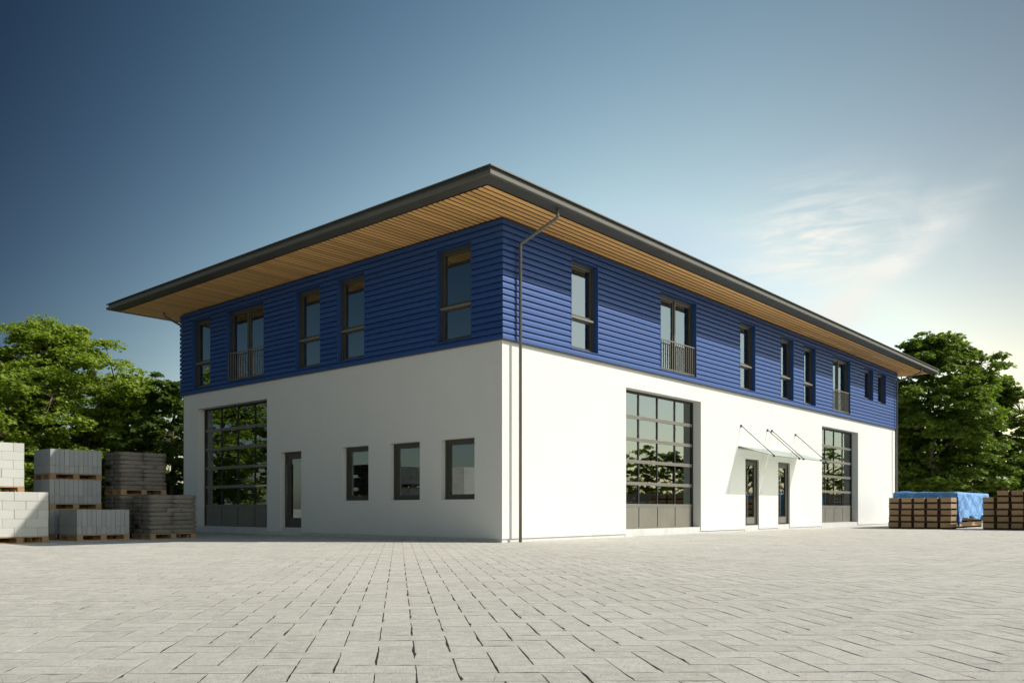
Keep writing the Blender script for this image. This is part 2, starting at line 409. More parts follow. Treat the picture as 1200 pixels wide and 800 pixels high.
def cut(h): return [(a, b, (0.0 if k in ('gate', 'door') else c), d) for a, b, c, d, k in h]
w = FMesh(FR); w.panel(0, U, ZD, ZB, 0, -0.30, cut(R_low))
w.build('wall', M['plaster'], bld)
w = FMesh(FL); w.panel(0.30, V - 0.30, ZD, ZB, 0, -0.30, cut(L_low)); w.build('wall', M['plaster'], bld)
w = FMesh(FB); w.panel(0, U, ZD, ZB, 0, -0.30, B_low); w.build('wall', M['plaster'], bld)
w = FMesh(FE); w.panel(0.30, V - 0.30, ZD, ZB, 0, -0.30, []); w.build('wall', M['plaster'], bld)
p = Mesh()
p.box(0.03, U - 0.03, 0.03, 0.28, -0.1, ZD); p.box(0.03, U - 0.03, V - 0.28, V - 0.03, -0.1, ZD)
p.box(0.03, 0.28, 0.28, V - 0.28, -0.1, ZD); p.box(U - 0.28, U - 0.03, 0.28, V - 0.28, -0.1, ZD)
p.build('plinth', M['plinth'], bld)
for a, b, c, d, k in R_low:
    if k in ('gate', 'door'):
        t = FMesh(FR); t.b(a + .002, b - .002, -0.02, -0.299, -0.09, c); t.build('threshold', M['plinth'], bld)
for a, b, c, d, k in L_low:
    if k in ('gate', 'door'):
        t = FMesh(FL); t.b(a + .002, b - .002, -0.02, -0.299, -0.09, c); t.build('threshold', M['plinth'], bld)
# interior: floors, ceiling, partitions
t = Mesh(); t.box(0.302, U - 0.302, 0.302, V - 0.302, -0.05, 0.195); t.build('floor_slab', M['interior'], bld)
t = Mesh(); t.box(0.302, U - 0.302, 0.302, V - 0.302, 4.42, 4.60); t.build('floor_slab', M['interior'], bld)
t = Mesh(); t.box(0.302, U - 0.302, 0.302, V - 0.302, 7.03, 7.16); t.build('ceiling', M['interior'], bld)
for x, z0, z1 in ((11.6, 0.2, 4.42), (18.6, 0.2, 4.42), (11.0, 4.6, 7.03), (20.0, 4.6, 7.03)):
    t = Mesh(); t.box(x, x + 0.15, 0.31, V - 0.31, z0 + .002, z1 - .002); t.build('partition', M['interior'], bld)
t = Mesh(); t.box(11.76, 18.59, 6.0, 6.15, 0.202, 4.418); t.build('partition', M['interior'], bld)
t = Mesh(); t.box(4.6, 11.59, 3.7, 3.85, 0.202, 4.418); t.build('partition', M['interior'], bld)  # added close behind the gate to catch sun and brighten its panes
t = Mesh(); t.box(18.76, U - .31, 3.4, 3.55, 0.202, 4.418); t.build('partition', M['interior'], bld)  # likewise added near the second gate to lighten what its glass shows
t = Mesh(); t.box(3.2, 10.99, 7.2, 7.35, 4.602, 7.028); t.build('partition', M['interior'], bld)

# upper wall behind the boarding
def backing(fn, s0, s1, holes, fb=0.04):
    q = FMesh(fn); q.panel(s0, s1, ZB + 0.004, ZT - 0.004, fb, -0.30, [(h[0], h[1], h[2], h[3]) for h in holes])
    q.build('upper_wall', M['blue'], bld)
backing(FR, -0.04, U + 0.04, R_up); backing(FL, 0.302, V - 0.302, L_up); backing(FB, -0.04, U + 0.04, B_up); backing(FE, 0.302, V - 0.302, [])
# bottom closing trim under the boards (the drip edge that throws a line of shade on the plaster)
for fn, s1 in ((FR, U), (FL, V), (FB, U), (FE, V)):
    q = FMesh(fn)
    for o0, o1, z0, z1 in ((0.003, 0.078, ZB - 0.012, ZB + 0.003),):
        vs = []
        for s_, sg in ((0, -1), (s1, 1)):
            for o, z in ((o0, z0), (o1, z0), (o1, z1), (o0, z1)): vs.append(fn(s_ + sg * o, o, z))
        q.add(vs, [(0, 1, 5, 4), (1, 2, 6, 5), (2, 3, 7, 6), (3, 0, 4, 7), (0, 3, 2, 1), (4, 5, 6, 7)])
    q.build('drip_trim', M['roof'], bld)
NB = 19; PITCH = (ZT - ZB) / NB
PROF = [(0.043, 0.0), (0.090, 0.0), (0.096, 0.006), (0.094, 0.070), (0.089, 0.094), (0.078, 0.114), (0.060, 0.1275), (0.043, 0.1275)]
def boards(fn, L, holes, rear=False):
    if rear: q = FMesh(fn)
    for i in range(NB):
        z = ZB + i * PITCH
        zc = z + PITCH / 2
        cuts = sorted([(h[0], h[1]) for h in holes if h[2] - 0.04 < zc < h[3] + 0.02])
        segs, s = [], None
        ends = [('c0', None)]
        cur = ('corner', 0)
        starts = [('corner', 0.0)] + [('cut', c[1]) for c in cuts]
        stops = [('cut', c[0]) for c in cuts] + [('corner', L)]
        for a, b in zip(starts, stops):
            if not rear: q = FMesh(fn)
            vs = []
            for (kind, pos_), sg in ((a, -1), (b, 1)):
                for o, dz in PROF: vs.append(fn(pos_ + (sg * o if kind == 'corner' else 0), o, z + dz))
            n = len(PROF); fs = [(k, (k + 1) % n, n + (k + 1) % n, n + k) for k in range(n)] + [tuple(range(n))[::-1], tuple(range(n, 2 * n))]
            q.add(vs, fs)
            if not rear: q.build('cladding_board', M['blue'], bld)
    if rear:
        o = q.build('rear_cladding', M['blue'], bld); o['kind'] = 'stuff'
boards(FR, U, R_up); boards(FL, V, L_up); boards(FB, U, B_up, True); boards(FE, V, [], True)

# windows -----------------------------------------------------------
def jambs(fn, h):
    a, b, c, d = h[:4]; q = FMesh(fn)
    q.b(a - .014, a + .001, .0985, -.04, c - .002, d + .002); q.b(b - .001, b + .014, .0985, -.04, c - .002, d + .002)
    q.b(a - .014, b + .014, .0990, -.04, d - .001, d + .014); q.b(a - .014, b + .014, .1000, -.04, c - .02, c + .002)
    q.build('jamb_lining', M['blue'], bld)
for h in R_up: jambs(FR, h)
for h in L_up: jambs(FL, h)
def window(fn, h, plane, kind, gl='glass'):
    a, b, c, d = h[:4]
    fmat = M['frame']
    # reveal lining
    q = FMesh(fn)
    e = 0.002
    f0, f1 = plane, plane - 0.12
    fw = 0.06
    a, b, c, d = a + e, b - e, c + e, d - e
    q.b(a, a + fw, f0, f1, c, d); q.b(b - fw, b, f0, f1, c, d); q.b(a + fw, b - fw, f0, f1, d - fw, d); q.b(a + fw, b - fw, f0, f1, c, c + fw)
    win = q.build('window', fmat, bld)
    panes = []
    def sash(s0, s1, z0, z1, fwid=0.065):
        q = FMesh(fn); g0, g1 = plane - 0.025, plane - 0.095
        q.b(s0, s0 + fwid, g0, g1, z0, z1); q.b(s1 - fwid, s1, g0, g1, z0, z1)
        q.b(s0 + fwid, s1 - fwid, g0, g1, z1 - fwid, z1); q.b(s0 + fwid, s1 - fwid, g0, g1, z0, z0 + fwid)
        q.build('sash', fmat, win)
        q = FMesh(fn); q.b(s0 + fwid - .01, s1 - fwid + .01, plane - 0.055, plane - 0.07, z0 + fwid - .01, z1 - fwid + .01)
        q.build('pane', M[gl], win)
    x0, x1, z0, z1 = a + fw, b - fw, c + fw, d - fw
    if kind == 'tall':
        zt = 5.48
        sash(x0, x1, zt + 0.025, z1); sash(x0, x1, z0, zt - 0.025, 0.04)
        q = FMesh(fn); q.b(x0 - 0.03, x1 + 0.03, plane + 0.045, plane - 0.1, zt - 0.0245, zt + 0.0245); q.build('transom', M['metal'], win)
    elif kind == 'french':
        m = (x0 + x1) / 2
        sash(x0, m - 0.03, z0, z1); sash(m + 0.03, x1, z0, z1)
        q = FMesh(fn); q.b(m - 0.0295, m + 0.0295, f0 + .002, f1, z0 + .001, z1 - .001); q.build('mullion', fmat, win)
        q = FMesh(fn); o = plane + 0.085; r = 0.012
        q.b(a + .005, b - .005, o - r, o + r, 5.54, 5.565); q.b(a + .005, b - .005, o - r * .8, o + r * .8, 4.72, 4.742)
        n = int((b - a) / 0.125)
        for i in range(n + 1):
            x = a + 0.02 + (b - a - 0.04) * i / n
            q.b(x - 0.008, x + 0.008, o - 0.008, o + 0.008, 4.742, 5.54)
        q.build('railing', M['metal'], win)
    else:
        sash(x0, x1, z0, z1)
    return win
for h in R_up: window(FR, h, -0.04, h[4])
for h in L_up: window(FL, h, -0.04, h[4])
for h in L_low:
    if h[4] == 'win': window(FL, h, -0.15, 'small')
for h in B_up: window(FB, h, -0.04, 'small', 'rear_glass')
for h in B_low: window(FB, h, -0.15, 'small', 'rear_glass')

# glazed doors -------------------------------------------------------
def door(fn, h, plane, flip=False, handle=True):
    a, b, c, d = h[:4]; a += .002; b -= .002; c += .002; d -= .002
    q = FMesh(fn); fw = 0.07
    q.b(a, a + fw, plane, plane - .1, c, d); q.b(b - fw, b, plane, plane - .1, c, d); q.b(a + fw, b - fw, plane, plane - .1, d - fw, d); q.b(a + fw, b - fw, plane, plane - .1, c, c + 0.03)
    dr = q.build('door', M['frame'], bld)
    x0, x1, z0, z1 = a + fw + .004, b - fw - .004, c + .034, d - fw - .004; sw = 0.15
    q = FMesh(fn); g0, g1 = plane - .02, plane - .09
    q.b(x0, x0 + sw, g0, g1, z0, z1); q.b(x1 - sw, x1, g0, g1, z0, z1); q.b(x0 + sw, x1 - sw, g0, g1, z1 - .12, z1); q.b(x0 + sw, x1 - sw, g0, g1, z0, z0 + .24)
    q.build('leaf_frame', M['frame'], dr)
    q = FMesh(fn); q.b(x0 + sw + .004, x1 - sw - .004, plane - .012, plane - .0895, z0 + .02, z0 + .235); q.build('kick_panel', M['metal'] if fn is FR else M['frame'], dr)  # street side: sunlight on the panel is put into its paler metal
    q = FMesh(fn); q.b(x0 + sw - .01, x1 - sw + .01, plane - .05, plane - .065, z0 + .23, z1 - .11); q.build('pane', M['glass'], dr)
    hx = x1 - 0.08 if flip else x0 + 0.08
    q = FMesh(fn); q.tube([fn(hx, plane + .055, 0.42 + c * .2), fn(hx, plane + .055, 2.05)], 0.018, 8)
    for z in (0.6, 1.85): q.tube([fn(hx, plane - .02, z), fn(hx, plane + .055, z)], 0.010, 6)
    q.build('handle', M['zinc'], dr, smooth=True)
door(FR, R_low[1], -0.05); door(FR, R_low[2], -0.05); door(FL, L_low[3], -0.17, flip=True)

# sectional gates -----------------------------------------------------
def gate(fn, h, plane=-0.26):
    a, b, c, d = h[:4]; a += .002; b -= .002; d -= .002; c += .002
    q = FMesh(fn); jw = 0.02
    # dark guide frame
    q.b(a, a + .075, plane + .012, plane - .10, c, d); q.b(b - .075, b, plane + .012, plane - .10, c, d); q.b(a + .075, b - .075, plane + .012, plane - .10, d - .06, d)
    g = q.build('sectional_gate', M['black'], bld)
    x0, x1 = a + .077, b - .077; W = (x1 - x0) / 4
    zr = [0.845, 1.455, 2.065, 2.675, 3.29]
    zs = [c] + zr + [d - .062]
    for i in range(6):
        za, zb_ = zs[i] + .003, zs[i + 1] - .003
        if i == 0:
            for k in range(4):
                q = FMesh(fn); q.b(x0 + k * W + .022, x0 + (k + 1) * W - .022, plane, plane - .05, za + .03, zb_ - .045); q.build('panel', M['metal'], g)
            q = FMesh(fn); q.b(x0, x1, plane + .004, plane - .05, za, za + .028); q.b(x0, x1, plane + .008, plane - .05, zb_ - .043, zb_); q.build('rail', M['metal'], g)
            for k in range(1, 4):
                q = FMesh(fn); q.b(x0 + k * W - .021, x0 + k * W + .021, plane - .012, plane - .05, za + .029, zb_ - .044); q.build('mullion', M['black'], g)
        else:
            q = FMesh(fn); rw = 0.042
            q.b(x0, x1, plane + .008, plane - .05, za, za + rw)
            if i < 5: q.b(x0, x1, plane + .008, plane - .05, zb_ - rw, zb_)
            q.build('rail', M['metal'], g)
            z0_, z1_ = za + rw + .001, (zb_ - rw - .001 if i < 5 else zb_)
            for k in range(0, 5):
                xm = x0 + k * W; ww = .024 if 0 < k < 4 else .018
                xa, xb = max(xm - ww, x0), min(xm + ww, x1)
                q = FMesh(fn); q.b(xa, xb, plane, plane - .05, z0_, z1_); q.build('mullion', M['black'], g)
            for k in range(4):
                q = FMesh(fn); q.b(x0 + k * W + .017, x0 + (k + 1) * W - .017, plane - .022, plane - .034, z0_ - .006, z1_ + .006); q.build('pane', M['glass'], g)
for h in R_low:
    if h[4] == 'gate': gate(FR, h)
gate(FL, L_low[4])

# glass entrance canopy (two sheets hung from four rods) ---------------
can = None
def canopy(s0, s1, ra, rb):
    zw, zf, D = 2.79, 2.43, 1.14
    q = Mesh(); t = .012
    vs = [(s0, -.02, zw), (s1, -.02, zw), (s1, -D, zf), (s0, -D, zf)]
    q.add(vs + [(x, y, z + t) for x, y, z in vs], [(0, 1, 2, 3), (4, 7, 6, 5), (0, 4, 5, 1), (1, 5, 6, 2), (2, 6, 7, 3), (3, 7, 4, 0)])
    ob = q.build('canopy', M['canopy_glass'], bld)
    q = Mesh(); q.box(s0, s1, -.045, -.001, zw - .035, zw - .002); q.build('wall_rail', M['frame'], ob)
    for s in (ra, rb):
        q = Mesh(); q.tube([(s, -.03, 3.47), (s, -D + .06, zf + .03)], .0125, 8); q.build('rod', M['frame'], ob, smooth=True)
        q = Mesh(); q.tube([(s, 0.0, 3.47), (s, -.035, 3.47)], .045, 10); q.tube([(s, -D + .06, zf - .02), (s, -D + .06, zf + .04)], .03, 10); q.build('fixing', M['frame'], ob)
canopy(12.36, 14.93, 12.56, 14.73); canopy(14.98, 17.60, 15.10, 17.30)

# roof -------------------------------------------------------------------
OX, OY, BW = 2.06, 1.34, 0.372
def ring(inset, z):
    x0, x1, y0, y1 = -OX + inset, U + OX - inset, -OY + inset, V + OY - inset
    return [(x0, y0, z), (x1, y0, z), (x1, y1, z), (x0, y1, z)]
def sweep(prof, name, mat, closed=False, caps=None):
    q = Mesh(); vs = []
    for i_, z in prof: vs += ring(i_, z)
    fs = []
    n = len(prof)
    for k in range(n if closed else n - 1):
        a, b = k * 4, ((k + 1) % n) * 4
        for j in range(4): fs.append((a + j, a + (j + 1) % 4, b + (j + 1) % 4, b + j))
    q.add(vs, fs); return q.build(name, mat, bld)
sweep([(BW + .03, 7.262), (BW, 7.250), (0.05, 7.250), (0.03, 7.262), (0.03, 7.30), (BW + .03, 7.32)], 'eave_border', M['roof'], True)
sweep([(0.028, 7.253), (0.0, 7.262), (-0.004, 7.335), (0.012, 7.335), (0.02, 7.285), (0.028, 7.275)], 'gutter', M['gutter'], True)
sweep([(0.055, 7.30), (0.055, 7.421), (0.2, 7.421), (0.2, 7.30)], 'fascia', M['roof'], True)
q = Mesh(); r0 = ring(-0.006, 7.422); r1 = ring(-0.006, 7.446); rid = 8.35
cy = V / 2; hx = V / 2 + OY
q.add(r0 + r1 + [(-OX + hx, cy, rid), (U + OX - hx, cy, rid)],
      [(3, 2, 1, 0), (0, 1, 5, 4), (1, 2, 6, 5), (2, 3, 7, 6), (3, 0, 4, 7), (4, 5, 9, 8), (6, 7, 8, 9), (5, 6, 9), (7, 4, 8)])
q.build('roof', M['roof'], bld)
# soffit boards running along the long side
SP = 0.155; bwid = 0.111
y = -OY + BW + .012
ymax = V + OY - BW - .01
me_cache = {}
def soffit_mesh(L):
    key = round(L, 3)
    if key not in me_cache:
        q = Mesh(); q.box(0, L, 0, bwid, 0, .009); me_cache[key] = q.me('soffit_board', M['larch'])
    return me_cache[key]
while y < ymax:
    if y < -0.02 or y + bwid > V + 0.02:
        segs = [(-OX + BW + .004, U + OX - BW - .004)]
    else:
        segs = [(-OX + BW + .004, -0.030), (U + 0.030, U + OX - BW - .004)]
    for s0, s1 in segs:
        if s1 - s0 > 10:    # long runs are laid in butt-jointed lengths
            xs = [s0]; step = 5.4
            xx = s0 + (1.2 + (y * 7.3) % 4)
            while xx < s1 - 1: xs.append(xx); xx += step
            xs.append(s1)
            for a, b in zip(xs, xs[1:]): link('soffit_board', soffit_mesh(b - a - .003), bld, (a, y, 7.221 + random.uniform(-.001, .001)))
        else:
            link('soffit_board', soffit_mesh(s1 - s0), bld, (s0, y, 7.221 + random.uniform(-.001, .001)))
    y += SP
sweep([(BW - .01, 7.262), (BW - .01, 7.29), (OX + .05, 7.29)], 'soffit_shade_backing', M['black'])  # black sheet stands in for the shade inside the gaps between boards

# downpipes
def downpipe(s, fn, sgn=1):
    q = Mesh(); r = .036
    q.tube([fn(s, .17, 0.0), fn(s, .17, 6.66), fn(s, .20, 6.71), fn(s, 1.13, 7.03), fn(s, 1.17, 7.07), fn(s, 1.17, 7.262)], r, 12)
    ob = q.build('downpipe', M['zinc'], bld, smooth=True)
downpipe(0.445, FR); downpipe(U - 0.30, FR); q = Mesh(); q.tube([FB(-.63, .17, 7.262), FB(-.63, .17, 7.13), FB(-.58, .17, 7.09), FB(.07, .17, 6.86), FB(.12, .17, 6.80), FB(.12, .17, 0)], .036, 12)
q.build('downpipe', M['zinc'], bld, smooth=True); downpipe(U - 0.30, FB)

# ------------------------------------------------------------------ ground and herringbone paving
gm = Mesh(); S = 1500
gm.add([(-S, -S, -.034), (S, -S, -.034), (S, S, -.034), (-S, S, -.034)], [(0, 1, 2, 3)])
ground = gm.build('ground', M['far']); ground['kind'] = 'structure'
UNIT = 0.19
pyaw = YAW + R(0.75)
FW = (math.cos(pyaw), math.sin(pyaw)); RT = (math.sin(pyaw), -math.cos(pyaw))
pav = link('pavement', None); pav.empty_display_size = .2
q = Mesh()
def pw(a, b): return (CX + a * RT[0] + b * FW[0], CY + a * RT[1] + b * FW[1])
def stone_outline(hx, hy, rg, n_edge):
    """closed outline, slightly uneven, about a centre at 0,0"""
    pts = []
    cor = [(-hx, -hy), (hx, -hy), (hx, hy), (-hx, hy)]
    for i in range(4):
        x0, y0 = cor[i]; x1, y1 = cor[(i + 1) % 4]
        pts.append((x0 + rg.uniform(-.0025, .0025), y0 + rg.uniform(-.0025, .0025)))
        for k in range(1, n_edge):
            t = k / n_edge + rg.uniform(-.08, .08)
            nx, ny = (y1 - y0), -(x1 - x0); L_ = math.hypot(nx, ny)
            dent = -abs(rg.gauss(0, .0016)) - (rg.random() < .10) * rg.uniform(.004, .014)
            pts.append((x0 + (x1 - x0) * t + nx / L_ * dent, y0 + (y1 - y0) * t + ny / L_ * dent))
    return pts
def stone(hx, hy, rg, n_edge=3, ch=.0008, depth=.03):
    out = stone_outline(hx, hy, rg, n_edge); n = len(out)
    vs = []
    for (x, y_) in out: vs.append((x, y_, -depth))
    for (x, y_) in out: vs.append((x, y_, -ch))
    for (x, y_) in out:
        L_ = math.hypot(x, y_); vs.append((x - x / hx * ch if abs(x) > hx * .9 else x, y_ - y_ / hy * ch if abs(y_) > hy * .85 else y_, 0))
    fs = []
    for k in range(n):
        k2 = (k + 1) % n
        fs.append((k, k2, n + k2, n + k)); fs.append((n + k, n + k2, 2 * n + k2, 2 * n + k))
    fs.append(tuple(range(2 * n, 3 * n)))
    return vs, fs
rg = random.Random(3)
GX, GY = .0023, .0024       # half joint widths across / along the view
var_h = [stone(UNIT - GX * rg.uniform(.6, 1.3), UNIT / 2 - GY, rg) for _ in range(14)]
var_v = [stone(UNIT / 2 - GX * rg.uniform(.6, 1.5), UNIT - GY, rg) for _ in range(14)]
me_h = []; me_v = []
for lst, out_ in ((var_h, me_h), (var_v, me_v)):
    for vs, fs in lst:
        k = Mesh(); k.add(vs, fs); out_.append(k.me('paver', M['paver'], recalc=False))
far_h = [stone(UNIT - GX, UNIT / 2 - GY, rg, 1) for _ in range(6)]
far_v = [stone(UNIT / 2 - GX, UNIT - GY, rg, 1) for _ in range(6)]
stones = []
b0 = 4.64      # a row joint lies this deep in the photograph
nrow = int(46 / UNIT)
for r_ in range(-12, nrow):
    depth = b0 + r_ * UNIT
    if depth < 1.6 or depth > 47: continue
    a_lo, a_hi = -0.52 * depth - 1.6, 0.77 * depth + 1.6
    c0, c1 = int(math.floor(a_lo / UNIT)), int(math.ceil(a_hi / UNIT))
    for c_ in range(c0, c1):
        m = (r_ - c_) % 4
        ax = -.108 + c_ * UNIT
        if m == 0: stones.append((ax + 0.0, depth + UNIT / 2, 'h'))       # spans columns c-1 and c about their joint
        elif m == 2: stones.append((ax + UNIT / 2, depth + UNIT, 'v'))     # two rows deep
def blocked(x, y_): return 0.1 < x < U - 0.1 and 0.1 < y_ < V - 0.1
near, field = [], []
for a, b, k in stones:
    x, y_ = pw(a, b)
    if blocked(x, y_): continue
    lx = a / b
    inview = (-0.50 < lx < 0.745) and b > 3.55
    (near if inview else field).append((b, x, y_, k))
near.sort()
field += near[300:]; near = near[:300]
paz = math.atan2(RT[1], RT[0])
for b, x, y_, k in near:
    me_ = random.choice(me_h if k == 'h' else me_v)
    link('paver', me_, pav, (x, y_, random.uniform(-.0007, .0007)), (random.uniform(-.003, .003), random.uniform(-.003, .003), paz + random.gauss(0, .005)))
VV, FFc, TT = [], [], []; base = 0
loop_tot = []; loop_idx = []
ca, sa = math.cos(paz), math.sin(paz)
pre = {}
def prep(lst): return [(np.array(v), f) for v, f in lst]
P_h, P_v, F_h, F_v = prep(var_h), prep(var_v), prep(far_h), prep(far_v)
for b, x, y_, k in field:
    lst = (P_h if k == 'h' else P_v) if b < 13 else (F_h if k == 'h' else F_v)
    v, f = lst[int(rng.integers(len(lst)))]
    v = v.copy()
    v[:, 2] += v[:, 0] * rng.uniform(-.003, .003) + v[:, 1] * rng.uniform(-.003, .003) + rng.uniform(-.0007, .0007)
    th = rng.normal(0, .005); c1, s1 = math.cos(paz + th), math.sin(paz + th)
    w_ = np.empty_like(v); w_[:, 0] = x + v[:, 0] * c1 - v[:, 1] * s1; w_[:, 1] = y_ + v[:, 0] * s1 + v[:, 1] * c1; w_[:, 2] = v[:, 2]
    VV.append(w_); TT.append(np.full(len(v), rng.random()))
    for p_ in f: loop_tot.append(len(p_)); loop_idx.extend([i + base for i in p_])
    base += len(v)
def fast_mesh(name, verts, ltot, lidx, tone, mat):
    me = bpy.data.meshes.new(name)
    me.vertices.add(len(verts)); me.vertices.foreach_set('co', verts.astype(np.float32).ravel())
    me.loops.add(len(lidx)); me.loops.foreach_set('vertex_index', np.asarray(lidx, np.int32))
    me.polygons.add(len(ltot)); ls = np.zeros(len(ltot), np.int32); ls[1:] = np.cumsum(ltot)[:-1]
    me.polygons.foreach_set('loop_start', ls); me.polygons.foreach_set('loop_total', np.asarray(ltot, np.int32))
    at_ = me.attributes.new('tone', 'FLOAT', 'POINT'); at_.data.foreach_set('value', tone.astype(np.float32))
    me.polygons.foreach_set('use_smooth', [False] * len(ltot))
    me.materials.append(mat); me.update(calc_edges=True); return me
pf = link('paver_field', fast_mesh('paver_field', np.vstack(VV), loop_tot, loop_idx, np.concatenate(TT), M['paver_field']), pav)
pf['kind'] = 'stuff'
sb = Mesh(); c4 = [pw(-30, 1), pw(40, 1), pw(40, 46.5), pw(-30, 46.5)]
sb.add([(x, y_, -.0016) for x, y_ in c4], [(0, 1, 2, 3)]); o = sb.build('joint_sand', M['sand'], pav)
pav['kind'] = 'structure'

# ------------------------------------------------------------------ pallets
def pallet_mesh(Lx, Ly):
    q = Mesh(); H = .144; bt = .022
    for i in range(3):
        x = i * (Lx - .145) / 2
        for j in range(3):
            y_ = j * (Ly - .10) / 2
            q.box(x, x + .145, y_, y_ + .10, bt + .001, H - 2 * bt - .001)
    for j in range(3):
        y_ = j * (Ly - .10) / 2; q.box(0, Lx, y_, y_ + .10, 0, bt)
    for i in range(3):
        x = i * (Lx - .145) / 2; q.box(x, x + .145, 0, Ly, H - 2 * bt, H - bt)
    n = 6; wd = .115
    for i in range(n):
        y_ = i * (Ly - wd) / (n - 1); q.box(0, Lx, y_, y_ + wd, H - bt + .0005, H)
    return q.me('pallet', M['pallet'])
PAL = {}
def add_pallet(parent, Lx, Ly):
    if (Lx, Ly) not in PAL: PAL[(Lx, Ly)] = pallet_mesh(Lx, Ly)
    link('pallet', PAL[(Lx, Ly)], parent)
BM = {}
def blockm(lx, ly, lz, mat, name):
    key = (round(lx, 3), round(ly, 3), round(lz, 3), name)
    if key not in BM:
        q = Mesh(); q.box(.002, lx - .002, .002, ly - .002, .0005, lz - .001, .005); BM[key] = q.me(name, mat)
    return BM[key]
def jit(a): return random.uniform(-a, a)
def block_pallet(x, y, z, rz, label, grp):
    t = thing('block_pallet', label, 'block pallet', (x, y, z), rz, grp)
    add_pallet(t, 1.24, .98)
    h = .195
    for c in range(5):
        segs = [.5, .5, .24] if c % 2 == 0 else [.25, .5, .49]
        xx = 0.0
        for L_ in segs:
            for j in range(4):
                link('block', blockm(L_, .245, h, M['block'], 'block'), t, (xx + jit(.002), j * .245 + jit(.003), .144 + c * h), (0, 0, jit(.004)))
            xx += L_
    return t
def slab_pallet(x, y, z, rz, label, grp):
    t = thing('slab_pallet', label, 'slab pallet', (x, y, z), rz, grp)
    add_pallet(t, 1.30, .98)
    wd = .118
    for i in range(11):
        for j in range(2):
            link('slab', blockm(wd, .488, .19, M['slab'], 'slab'), t, (i * wd + jit(.001), j * .49 + jit(.004), .1445), (0, 0, jit(.004)))
            link('slab', blockm(wd, .488, .40, M['slab'], 'slab'), t, (i * wd + jit(.001), j * .49 + jit(.004), .3345), (0, 0, jit(.004)))
    return t
def bag_me(seed, lx, ly, lz):
    rb = random.Random(seed); bm = bmesh.new(); bmesh.ops.create_cube(bm, size=1)
    bmesh.ops.subdivide_edges(bm, edges=list(bm.edges), cuts=3, use_grid_fill=True)
    ph = rb.uniform(0, 6)
    for v in bm.verts:
        x, y_, z = v.co * 2
        e = (1 - abs(x) ** 6 * .30) * (1 - abs(y_) ** 6 * .28)
        z2 = z * (.45 + .55 * e) if abs(z) > .5 else z * .95
        v.co = (x * (1 - .025 * z * z) * lx / 2, y_ * (1 - .035 * z * z) * ly / 2, z2 * lz / 2 + .004 * math.sin(5 * x + ph) * math.cos(4 * y_ + ph))
    me = bpy.data.meshes.new('sack'); bm.to_mesh(me); bm.free(); me.materials.append(M['bag'])
    me.polygons.foreach_set('use_smooth', [True] * len(me.polygons)); return me
BAGS = [bag_me(i, .63, .445, .122) for i in range(4)]
def sack_pallet(x, y, z, rz, label, grp):
    t = thing('sack_pallet', label, 'sack pallet', (x, y, z), rz, grp)
    add_pallet(t, 1.26, .90)
    for c in range(9):
        zz = .144 + .0525 + c * .106
        if c % 2 == 0:
            pl = [(.315, .225, 0), (.945, .225, 0), (.315, .675, 0), (.945, .675, 0)]
        else:
            pl = [(.315, .225, 0), (.945, .225, 0), (.315, .675, 0), (.945, .675, 0)] if c % 4 == 3 else [(.225, .315, 1), (.665, .225, 0), (1.04, .315, 1), (.64, .68, 0)]
        for px_, py_, r_ in pl:
            link('sack', random.choice(BAGS), t, (px_ + jit(.010), py_ + jit(.010), zz + jit(.003)), (jit(.02), jit(.02), r_ * math.pi / 2 + jit(.04)))
    return t
g1 = 'pallets of building blocks in front of the trees'
# lower-left pallets, aligned with the building
block_pallet(-8.32, 7.18, 0, 0, 'pale aerated block pallet at the bottom left corner, sunlit and standing on the paving', g1)
block_pallet(-8.60, 7.82, 1.105, 0, 'pale aerated block pallet cut by the left edge, stacked highest above another block pallet', g1)
block_pallet(-8.60, 8.20, 0, 0, 'pale aerated block pallet almost hidden behind the sunlit pallet at the left edge', g1)
g2 = 'pallets of grey concrete slabs'
xc, yc = -6.27, 7.55
slab_pallet(xc, yc, 0, 0, 'grey concrete slab pallet standing in front alone, low beside the brown sacks', g2)
bx, by = at(58.5, 20.45)
for i, lb in enumerate(('grey concrete slab pallet at the foot of the three-high slab stack',
                        'grey concrete slab pallet in the middle of the three-high slab stack',
                        'grey concrete slab pallet on top of the three-high stack, one corner in sun')):
    slab_pallet(bx + jit(.01), by + jit(.01), i * .735, 0, lb, g2)
g3 = 'pallets of paper sacks beside the yard wall'
sack_pallet(-4.58, 7.25, 0, 0, 'brown paper sack pallet on the ground nearest the building corner of the yard', g3)
fx, fy = at(142, 21.4)
sack_pallet(fx, fy, 0, 0, 'brown paper sack pallet on the ground behind, carrying another sack pallet', g3)
sack_pallet(fx + .01, fy + .01, 1.105, 0.01, 'brown paper sack pallet raised on top of another sack pallet', g3)

